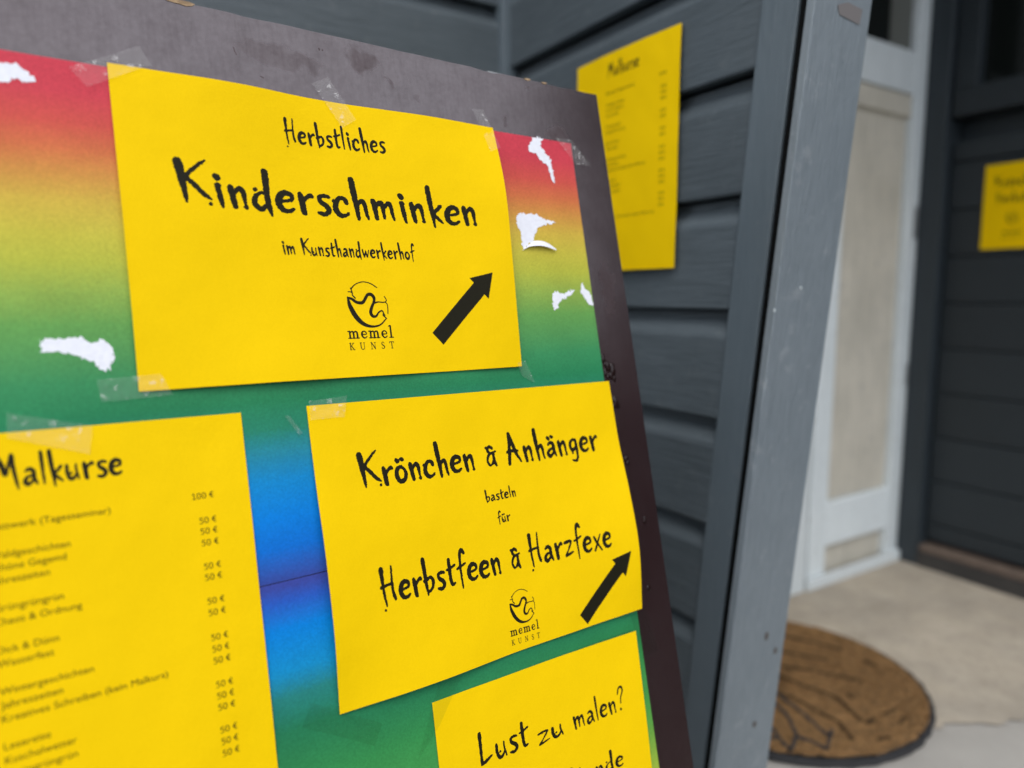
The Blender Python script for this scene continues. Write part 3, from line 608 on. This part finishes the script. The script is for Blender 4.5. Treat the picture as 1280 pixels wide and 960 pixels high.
for cl in (((754,448,.0035),(760,458,.0045),(766,462,.005),(757,466,.003),(768,472,.003),(757,455,.003),(764,470,.003),(760,470,.003)), ((756,480,.003),(757,484,.0028)),
           ((768,499,.003),(770,503,.0045),(767,508,.003),(773,507,.0026)), ((783,573,.003),(785,578,.0025)), ((806,650,.003),), ((811,735,.0028),)):
    m = MB()
    for px, py, r in cl:
        c = on_board(px, py); n0 = len(m.v); NS = 14; NRr = 5; ph = random.random()*6
        for i in range(NRr+1):
            t = i/NRr*math.pi/2
            for k in range(NS):
                a = 2*math.pi*k/NS; rr = r*math.cos(t)*(1+.22*math.sin(2*a+ph)+.13*math.sin(5*a+ph*2))
                m.v.append((c[0]+rr*math.cos(a)*.8, c[1]+rr*math.sin(a)*1.2, .0001+r*.30*math.sin(t)))
        m.f += [(n0+i*NS+k, n0+i*NS+(k+1) % NS, n0+(i+1)*NS+(k+1) % NS, n0+(i+1)*NS+k) for i in range(NRr) for k in range(NS)]
    m.build('glue_residue', GLUE, sign, smooth=True, local=True)

# ------------------------------------------------------------------ papers
def local_frame(x, y, a, z=0.0):                                   # a frame on the board: origin (x, y) with rotation a (radians, clockwise on the board)
    return BM @ Matrix.Translation((x, y, z)) @ Matrix.Rotation(-a, 4, 'Z')
class Sheet:
    """paper in its own frame: u right, v down (mm), lifted by a smooth control grid (mm)"""
    def __init__(s, W, H, ctl, base=1.0):
        s.W, s.H, s.c, s.base, s.rip = W, H, np.array(ctl, float), base, .6
    def lift(s, u, v):
        c = s.c; nv, nu = c.shape
        fu = min(max(u/s.W, 0), 1)*(nu-1); fv = min(max(v/s.H, 0), 1)*(nv-1)
        def cr(p, t): return .5*(2*p[1]+(p[2]-p[0])*t+(2*p[0]-5*p[1]+4*p[2]-p[3])*t*t+(3*p[1]-p[0]-3*p[2]+p[3])*t**3)
        i = min(int(fu), nu-2); j = min(int(fv), nv-2); tu = fu-i; tv = fv-j
        def row(r):
            ix = [i-1, i, i+1, i+2]; p = []
            for k in ix:
                if k < 0: p.append(2*c[r, 0]-c[r, 1])
                elif k >= nu: p.append(2*c[r, -1]-c[r, -2])
                else: p.append(c[r, k])
            return cr(p, tu)
        rows = []
        for k in (j-1, j, j+1, j+2):
            if k < 0: rows.append(2*row(0)-row(1))
            elif k >= nv: rows.append(2*row(nv-1)-row(nv-2))
            else: rows.append(row(k))
        rip = .30*math.sin(u/13.0+v/41.0+s.W)+.26*math.sin(v/16.0-u/60.0+s.H*.7)+.12*math.sin(u/7.0-v/9.0)
        return max(.80 if s.rip else .40, cr(rows, tv)+s.rip*(rip+.68))
    def p(s, u, v, dz=0.0): return (u/1000, -v/1000, (s.lift(u, v)+dz)/1000)
    def true(s, u, v):                                             # where a mark seen at (u, v) on the flat board sits on the lifted paper
        a, b = u, v
        for _ in range(4):
            l = s.lift(a, b); a, b = u-.78*l, v+.40*l
        return a, b
    def paper(s, name, mat, parent, nu=48, nv=40, thick=.16):
        V = []; 
        for dz in (0, -thick):
            for j in range(nv+1):
                for i in range(nu+1): V.append(s.p(s.W*i/nu, s.H*j/nv, dz))
        V += list(V)
        K = (nu+1)*(nv+1); id_ = lambda i, j, k=0: k*K+j*(nu+1)+i; Fc = []
        for j in range(nv):
            for i in range(nu):
                Fc.append((id_(i,j+1), id_(i+1,j+1), id_(i+1,j), id_(i,j))); Fc.append((id_(i,j,1), id_(i+1,j,1), id_(i+1,j+1,1), id_(i,j+1,1)))
        id_ = lambda i, j, k=0: (k+2)*K+j*(nu+1)+i
        for i in range(nu):
            Fc.append((id_(i,0), id_(i+1,0), id_(i+1,0,1), id_(i,0,1))); Fc.append((id_(i+1,nv), id_(i,nv), id_(i,nv,1), id_(i+1,nv,1)))
        for j in range(nv):
            Fc.append((id_(0,j+1), id_(0,j), id_(0,j,1), id_(0,j+1,1))); Fc.append((id_(nu,j), id_(nu,j+1), id_(nu,j+1,1), id_(nu,j,1)))
        return link(name, V, Fc, mat, parent, smooth=True, local=True)
class Print:
    """collects marks on one sheet, in mm"""
    def __init__(s, sheet): s.sh = sheet; s.v = []; s.f = []
    def put(s, VF, fn):
        V, Fc = VF; n = len(s.v)
        for x, y in V:
            u, v = fn(x, y); s.v.append(s.sh.p(u, v, .10))
        s.f += [tuple(i+n for i in q) for q in Fc]
    def line(s, VF, u0, u1, base, h, base1=None, xr=None):         # fit between u0 and u1, h mm per em
        V = VF[0]; a, b = V[:, 0].min(), V[:, 0].max(); b1 = base if base1 is None else base1
        s.put(VF, lambda x, y: (u0+(x-a)/(b-a)*(u1-u0), base+(b1-base)*(x-a)/(b-a)-y*h))
    def build(s, name, mat, parent): return link(name, s.v, s.f, mat, parent, local=True)
def fit(sh, text, a, b, h, **k):                                   # a, b: seen baseline start and end
    p = sh.true(*a); q = sh.true(*b); return dict(u0=p[0], u1=q[0], base=p[1], base1=q[1], h=h)
def arrow(pr, tail, tip, wd=13.4, hw=24.0, hl=20.0):
    t = np.array(tail); p = np.array(tip); d = (p-t)/np.linalg.norm(p-t); n = np.array([-d[1], d[0]]); nk = p-d*hl
    pts = [t+n*wd/2, t-n*wd/2, nk-n*wd/2, nk-n*hw/2+d*0, p, nk+n*hw/2, nk+n*wd/2]
    # a fine net of faces so that the arrow follows the paper
    V = []; Fc = []; NW = 6
    def net(a, b, wa, wb_, K):
        n0 = len(V)
        for i in range(K+1):
            for k in range(NW+1):
                V.append(a+(b-a)*i/K+n*((wa+(wb_-wa)*i/K)*(.5-k/NW)))
        for i in range(K):
            for k in range(NW): q = n0+i*(NW+1)+k; Fc.append((q+1, q+NW+2, q+NW+1, q))
    net(t, nk, wd, wd, 24); net(nk, p, hw, .05, 10)
    pr.put((np.array(V), Fc), lambda x, y: (x, y))

# posters
m1 = m_poster('rainbow_print', RAIN1, 0, 342); m2 = m_poster('rainbow_print_lower', RAIN2, 342, 684)
def poster(y0, h, mat, label):
    e = empty('rainbow_poster', BM @ Matrix.Translation((0, 0, 0)), label, 'poster', 'rainbow posters on the sign board')
    sh = Sheet(594, h, [[.45,.5,.55,.45],[.5,.55,.5,.45],[.45,.55,.5,.5]])
    sh.rip = 0.0; V = []; nu, nv = 30, 24
    for dz in (0, -.15):
        for j in range(nv+1):
            for i in range(nu+1):
                u = 594*i/nu; v = h*j/nv; V.append(((u-594)/1000, -(v+y0)/1000, (sh.lift(u, v)+dz)/1000))
    V += list(V)
    K = (nu+1)*(nv+1); id_ = lambda i, j, k=0: k*K+j*(nu+1)+i; Fc = []
    for j in range(nv):
        for i in range(nu):
            Fc.append((id_(i,j+1), id_(i+1,j+1), id_(i+1,j), id_(i,j))); Fc.append((id_(i,j,1), id_(i+1,j,1), id_(i+1,j+1,1), id_(i,j+1,1)))
    id_ = lambda i, j, k=0: (k+2)*K+j*(nu+1)+i
    for i in range(nu): Fc += [(id_(i,0), id_(i+1,0), id_(i+1,0,1), id_(i,0,1)), (id_(i+1,nv), id_(i,nv), id_(i,nv,1), id_(i+1,nv,1))]
    for j in range(nv): Fc += [(id_(0,j+1), id_(0,j), id_(0,j,1), id_(0,j+1,1)), (id_(nu,j), id_(nu,j+1), id_(nu,j+1,1), id_(nu,j,1))]
    link('paper', V, Fc, mat, e, smooth=True, local=True); return e
p1 = poster(0, 341.6, m1, 'upper rainbow poster fading from red at top to blue, with white torn spots')
p2 = poster(342.2, 342, m2, 'lower rainbow poster fading from blue at top to green and yellow')
def torn(pxs, jag=.0011):
    P = [on_board(*q) for q in pxs]; o = []
    for a, b in zip(P, P[1:]+P[:1]):
        k = max(2, int(np.linalg.norm(b-a)/.0012))
        for i in range(k):
            t = i/k; o.append(a+(b-a)*t+(rng.normal(0, 1, 2)*jag*.62 if i else rng.normal(0, 1, 2)*jag*.3))
    m = MB(); m.v = [(q[0], q[1], .00072) for q in o]; m.f = [tuple(range(len(o)))[::-1]]
    ob = m.build('torn_patch', TORN, p1, local=True)
    tr = ob.modifiers.new('tri', 'TRIANGULATE'); return ob
torn([(-12,82),(4,79),(20,78),(27,85),(36,90),(44,100),(36,103),(30,102),(20,97),(8,103),(-12,104)])
torn([(50,424),(62,422),(80,423),(96,422),(110,425),(117,428),(124,425),(131,426),(137,432),(145,448),(138,456),(131,466),(122,460),(113,450),(100,446),(85,441),(70,441),(56,440),(49,432)], .0016)
torn([(665,172),(678,174),(675,182),(680,190),(686,195),(688,203),(690,212),(692.5,229),(690,227),(687,216),(684,208),(678,203),(673,197),(668,191),(662,190),(660,183)], .0013)
torn([(645,270),(650,266),(657,269),(662,267),(668,268),(674,272),(682,275),(690,276),(694,278),(688,281),(682,280),(680,282),(674,284),(670,290),(667,294),(666,301),(660,306),(654,311),(651,300),(650,290),(645,280)])
torn([(690,366),(697,364),(702,367),(709,365),(717,362),(718,364),(711,370),(702,375),(697,380),(696,386),(693,388),(690,380)])
torn([(727,353),(729,360),(734,363),(738,369),(741,381),(740,384),(734,379),(730,372),(725,366)])
# the torn tongue that curls away from the poster
m = MB(); NU, NV = 18, 5
up_ = [(667,301,.0009),(677,301,.0022),(686,304.5,.0030),(695,311,.0026)]; lo_ = [(652.5,313,.0009),(663,307.5,.0034),(679,307,.0044),(695,312.5,.0030)]
def curve3(P, t):
    f_ = t*3; i = min(int(f_), 2); a, b = np.array(P[i], float), np.array(P[i+1], float); u = f_-i
    p0 = np.array(P[i-1], float) if i else 2*a-b; p3 = np.array(P[i+2], float) if i < 2 else 2*b-a
    q = .5*(2*a+(b-p0)*u+(2*p0-5*a+4*b-p3)*u*u+(3*a-p0-3*b+p3)*u**3); xy = on_board(q[0], q[1]); return np.array([xy[0]-.78*q[2], xy[1]-.40*q[2], q[2]])
for dz in (0, -.00015):
    for i in range(NU+1):
        t = i/NU; a_, b_ = curve3(up_, t), curve3(lo_, t)
        for k in range(NV+1): m.v.append(tuple(a_+(b_-a_)*k/NV+np.array([0, 0, dz])))
K = (NU+1)*(NV+1)
for z in (0, 1):
    for i in range(NU):
        for k in range(NV):
            q = (z*K+i*(NV+1)+k, z*K+(i+1)*(NV+1)+k, z*K+(i+1)*(NV+1)+k+1, z*K+i*(NV+1)+k+1); m.f.append(q if z else q[::-1])
m.build('torn_tongue', TORN, p1, smooth=True, local=True)

# the four yellow notices on the board
GRP = 'yellow notices taped to the sign board'
def notice(x, y, a, label, W, H, ctl, M=None, group=GRP):
    e = empty('yellow_notice', local_frame(x, y, a, 0.0) if M is None else M, label, 'notice', group)
    sh = Sheet(W, H, ctl); sh.paper('paper', PAPER, e); return e, sh
def emblem(sh, e, c, r, mem, kun, hm=11.0, hk=7.2):
    p = Print(sh); C_ = sh.true(*c); p.put(EMB, lambda x, y: (C_[0]+x*r, C_[1]-y*r))
    a, b = sh.true(*mem[0]), sh.true(*mem[1]); p.line(serif_text('memel'), a[0], b[0], a[1], hm, b[1])
    a, b = sh.true(*kun[0]), sh.true(*kun[1]); p.line(serif_text('KUNST', .32), a[0], b[0], a[1], hk, b[1])
    p.build('emblem', INK, e)
# 1
e, sh = notice(-.3927, .0022, .00857, 'yellow notice reading Kinderschminken in large brush letters, at the top of the board', 297, 210,
    [[1.2,4.5,1.2,6.0,6.0],[2.4,2.5,1.8,5.0,12],[4.2,2.0,1.5,4.0,10.5],[4.0,2.4,1.5,3.0,7.0],[1.4,5.0,3.6,2.0,3.6]])
p = Print(sh)
p.line(hand_text('Herbstliches', .03), **fit(sh, '', (112,36.2), (193.4,34.2), 17.6))
p.line(hand_text('Kinderschminken', .016), **fit(sh, '', (35.2,86.8), (272.1,86.6), 29.0))
p.line(hand_text('im Kunsthandwerkerhof', .04, .004), **fit(sh, '', (101.3,118.8), (208.2,118.5), 12.2))
p.build('lettering', INK, e)
p = Print(sh); arrow(p, sh.true(219.6,182.6), sh.true(281.8,126.4)); p.build('arrow', INK, e)
emblem(sh, e, (162.0,155), 17.2, ((143.2,180.2),(180.8,180.4)), ((143.8,188.6),(180.4,188.6)))
# 2
e, sh = notice(-.2898, -.2265, .01282, 'yellow notice about little crowns and pendants, lower right of the board with curled edge', 295, 212,
    [[1,1,1,1,1.0],[2.6,1.6,1.6,2.2,3.0],[7.0,3.0,2.0,4.0,9.0],[7.4,3.6,2.0,5.0,11],[2.0,6.6,2.0,2.6,4.5]])
p = Print(sh)
p.line(hand_text('Krönchen & Anhänger', .02), **fit(sh, '', (34.6,61.6), (271.6,60.4), 25.0))
p.line(hand_text('basteln', .035, .006), **fit(sh, '', (141,88.6), (172,88.2), 9.4))
p.line(hand_text('für', .035, .006), **fit(sh, '', (150.5,107.0), (163.6,106.6), 9.2))
p.line(hand_text('Herbstfeen & Harzfexe', .02), **fit(sh, '', (42.4,144.6), (271.4,145.4), 25.0))
p.build('lettering', INK, e)
p = Print(sh); arrow(p, sh.true(227.8,203.3), sh.true(293.5,152.6), 12.4, 23, 20); p.build('arrow', INK, e)
emblem(sh, e, (164.5,177.0), 13.4, ((149.2,197.8),(179.2,198.6)), ((149.7,205.0),(178.8,206.2)), 8.6, 5.8)
# 3: price list; also hangs on the house wall
LIST = [('Blattwerk (Tagesseminar)', 52.8, -140.8, -81.0), ('Waldgeschichten', 68.2, -140.8, -102.6), ('Schöne Gegemd', 75.0, -140.8, -105.1), ('Jahreszeiten', 82.0, -140.8, -113.6),
        ('Grüngrüngrün', 96.6, -140.8, -108.0), ('Chaos & Ordnung', 104.0, -140.8, -99.6), ('Dick & Dünn', 119.0, -140.8, -112.0), ('Wasserfest', 126.1, -140.8, -114.8),
        ('Wintergeschichten', 140.6, -140.8, -96.6), ('Jahreszeiten', 147.8, -140.8, -112.2), ('Kreatives Schreiben (kein Malkurs)', 155.0, -140.8, -58.6), ('Lesereise', 169.4, -140.8, -119.6),
        ('Kuschelwetter', 176.6, -140.8, -107.8), ('Grüngrüngrün', 184.0, -140.8, -107.8)]
PRICES = [68.0, 74.8, 82.0, 96.7, 103.6, 118.4, 125.6, 140.9, 148.0, 155.2, 169.8, 176.8, 183.8, 197.6, 204.6, 211.8]
TY = {}; _d = typed('5'); TYH = 3.75/(_d[0][:, 1].max()-_d[0][:, 1].min()); print('digit', _d[0].min(0), _d[0].max(0), typed('H')[0].max(0), typed('x')[0].max(0))
def ty(s, b=0.0):
    if s not in TY: TY[s] = typed(s, b)
    return TY[s]
HAND_M = hand_text('Malkurse', .022)
SANS = {'1': (.52, [[(.10,.50,.075),(.27,.64,.075)], [(.27,.64,.075),(.27,.03,.075)], [(.11,.03,.065),(.43,.03,.065)]]),
 '0': (.54, [[(.26,.62,.07),(.12,.52,.08),(.09,.32,.085),(.12,.12,.08),(.26,.02,.07),(.40,.12,.08),(.43,.32,.085),(.40,.52,.08),(.26,.62,.07)]]),
 '5': (.52, [[(.41,.61,.07),(.14,.61,.07)], [(.14,.61,.07),(.13,.36,.07)], [(.13,.37,.06),(.26,.40,.07),(.39,.32,.08),(.40,.14,.08),(.28,.02,.07),(.09,.03,.06)]]),
 '€': (.54, [[(.46,.58,.06),(.36,.63,.07),(.23,.56,.08),(.16,.33,.085),(.23,.10,.08),(.36,.02,.07),(.47,.06,.06)], [(.04,.40,.06),(.40,.40,.06)], [(.04,.26,.06),(.38,.26,.06)]])}
PC = {}
def price(sx):
    V = []; Fc = []; x = 0
    for ch in sx:
        if ch == ' ': x += .24; continue
        if ch not in PC: PC[ch] = fill_strokes(SANS[ch][1], .03, 0, smooth=ch in '0€5', grow=.006)
        v, f = PC[ch]; n = len(V); V += [(p[0]+x, p[1]) for p in v]; Fc += [tuple(i+n for i in q) for q in f]; x += SANS[ch][0]
    return np.array(V), Fc
def price_list(e, sh, full=False):
    p = Print(sh); p.line(HAND_M, 210-136.5, 210-72.6, 30.6, 18.2); p.build('heading', INK, e)
    p = Print(sh); capm = TYH
    for s, v, a, b in LIST: p.line(ty(s), 210+a, 210+b, v, capm)
    p.build('course_names', INK2, e); p = Print(sh)
    if full:
        for s, v, a, b in (('Kreatives Schreiben (kein Malkurs)', 219, -140.8, -40), ('Wasserfest', 238, -140.8, -113), ('Jahreszeiten', 245, -140.8, -110), ('Lesereise', 255, -140.8, -119), ('Kuschelwetter', 263, -140.8, -112)):
            p.line(ty(s), 210+a, 210+b, v, capm)
    if full: p.build('footer_lines', INK2, e)
    p = Print(sh)
    p.line(price('100 €'), 210-35.4, 210-22.4, 52.4, 5.9)
    for v in PRICES: p.line(price('50 €'), 210-32.4, 210-22.2, v, 5.9)
    p.build('prices', INK2, e)
x0 = -.3349-.21*math.cos(.0103); y0 = -(.2267-.21*math.sin(.0103))
e, sh = notice(x0, y0, .0103, 'yellow price list with Malkurse heading, lower left of the brown board', 210, 297, [[.9,1.0,.9,.8],[1.2,1.0,1.2,1.5],[1.2,1.0,1.4,1.8],[1.0,1.0,1.0,1.0]])
price_list(e, sh)
# 4
e, sh = notice(-.2215, -.4544, .0195, 'yellow notice beginning Lust zu malen, lowest on the brown board', 210, 297,
    [[.9,1.2,2.5,7.0],[1.4,1.2,2.5,5.5],[1.2,1.2,2.0,4.0],[1,1,1,1.5]])
def s4(u, v):                                                      # board mm -> this sheet's mm
    du, dv = u+221.5, v-454.4; c, s_ = math.cos(.0195), math.sin(.0195); return (c*du+s_*dv, -s_*du+c*dv)
p = Print(sh)
def l4(txt, a, b, h): p.line(hand_text(txt, .024, -.008), **fit(sh, '', s4(*a), s4(*b), h))
l4('Lust', (-186.4,513.6), (-138.0,514.5), 24.0); l4('zu', (-130.4,518.2), (-103.0,517.6), 19.0); l4('malen?', (-92.0,518.0), (-31.5,518.4), 20.0)
l4('Stunde', (-106,563.2), (-42.2,564.0), 16.6)
p.build('lettering', INK, e)
# on the house wall: the same price list, with its paper waving over the boards
TLs = sp(717, 80, .0165); TRs = sp(854, 30, .0165)
xs = -D1; zs_ = UP; wv_ = TRs-xs*.21; org = np.array([wv_[0], wv_[1], TRs[2]+.001])
Mw = Matrix(((xs[0], 0, OUT1[0], org[0]), (xs[1], 0, OUT1[1], org[1]), (0, 1, 0, org[2]), (0, 0, 0, 1)))
e, sh = notice(0, 0, 0, 'yellow price list hanging on the dark grey weatherboards behind the sign', 210, 290, [[2,5,5,2.5],[3,4,4,3],[2,3,4,3],[3,4,4,3],[4,6,6,4]], M=Mw, group='yellow price lists')
price_list(e, sh, True)
# on the dark door
oD = PW+OUT1*(-.020)-D1*.152+UP*1.072
Md = Matrix(((-D1[0], 0, OUT1[0], oD[0]), (-D1[1], 0, OUT1[1], oD[1]), (0, 1, 0, oD[2]), (0, 0, 0, 1)))
e, sh = notice(0, 0, 0, 'small blurred yellow notice on the black plank door at the right', 297, 208, [[1,2,2,1],[1.5,2,2,2],[1,2,2,3]], M=Md, group='yellow notices on walls and doors')
p = Print(sh); p.line(hand_text('Krönchen & Anhänger', .03), 24, 270, 55, 24); p.line(hand_text('Herbstfeen & Harzfexe', .03), 30, 268, 95, 24); p.build('lettering', INK, e)
p = Print(sh); p.put(EMB, lambda x, y: (72+x*16, 132-y*16)); p.line(serif_text('memel'), 50, 94, 172, 12); p.line(serif_text('KUNST', .32), 50, 94, 184, 8); p.build('emblem', INK, e)

# ------------------------------------------------------------------ sticky tape
def tape(pxs, label, z=(1.5, 1.5, 1.5, 1.5), mat=TAPE, n=14, wrinkle=.25, group='strips of clear tape on the sign board'):
    Q = [on_board(*q) for q in pxs]; Z = list(z); c = sum(Q)/4
    # undo the sideways shift that the lift of each corner gives
    P = [np.array([q[0]-.78*zz/1000, q[1]-.40*zz/1000]) for q, zz in zip(Q, Z)]
    V = []
    seed = random.random()*9
    for dz in (0, -.05):
        for j in range(n+1):
            for i in range(n+1):
                u, v = i/n, j/n
                w4 = ((1-u)*(1-v), u*(1-v), u*v, (1-u)*v)
                q = sum(p_*k for p_, k in zip(P, w4)); zz = sum(a*k for a, k in zip(Z, w4))
                je = .00025*math.sin(40*v+seed)*(1 if i in (0, n) else 0)
                V.append((q[0]+je-c[0], q[1]+je-c[1], (zz+dz+wrinkle*math.sin(7*u+seed)*math.sin(9*v+2*seed)*.5+.75)/1000))
    K = (n+1)**2; id_ = lambda i, j, k=0: k*K+j*(n+1)+i; Fc = []
    for j in range(n):
        for i in range(n): Fc.append((id_(i,j+1), id_(i+1,j+1), id_(i+1,j), id_(i,j)))
    V = V[:K]
    o = link('sticky_tape', V, Fc, mat, None, smooth=True); o.matrix_basis = BM @ Matrix.Translation((c[0], c[1], 0))
    tag(o, label, 'tape', group); return o
tape([(88,85),(175,59),(192,83),(112,110)], 'clear tape strip over the top left corner of the Kinderschminken notice', (1.6,1.2,2.6,2.4))
tape([(390,105),(410,97),(446,151),(429,161)], 'clear tape strip on the top edge of the Kinderschminken notice near the word Herbstliches', (.9,.9,3.4,3.4))
tape([(590,137),(603,137),(625,186),(613,191)], 'clear tape strip on the top right corner of the Kinderschminken notice', (1.0,1.0,9.5,9.5))
tape([(692,172),(713,176),(738,208),(720,206)], 'small clear tape on the top right corner of the upper rainbow poster', (1.0,1.0,1.0,1.0))
tape([(122,474),(204,466),(219,492),(129,502)], 'crinkled clear tape at the lower left corner of the Kinderschminken notice', (1.2,2.6,2.6,1.2), wrinkle=.5)
tape([(10,515),(118,531),(115,566),(12,546)], 'clear tape strip over the top edge of the Malkurse price list', (1.2,1.6,1.8,1.6))
tape([(386,501),(434,494),(431,520),(389,524)], 'shiny tape flake on the top left corner of the crowns notice', (1.2,1.2,1.7,1.7), wrinkle=.6)
tape([(646,452),(656,449),(668,478),(652,470)], 'bit of clear tape at the lower right corner of the Kinderschminken notice', (4.4,4.4,.9,.9))
tape([(390,876),(478,902),(468,930),(378,907)], 'old dark tape strip on green below the bottom left tip of the crowns notice', (1.5,1.1,1.0,1.0), TAPE2)
tape([(556,821),(583,825),(549,905),(521,951)], 'old dark tape strip left of the notice beginning Lust zu malen', (4.2,4.2,1.2,1.0), TAPE2)
tape([(787,768),(806,760),(824,812),(803,822)], 'torn clear tape on the right poster edge above the Lust zu malen notice', (1.2,1.2,1.1,1.1), TAPE2)
tape([(356,519),(362,519),(379,541),(374,543)], 'thin tape remnant on green between the price list and the crowns notice', (1,1,1,1))
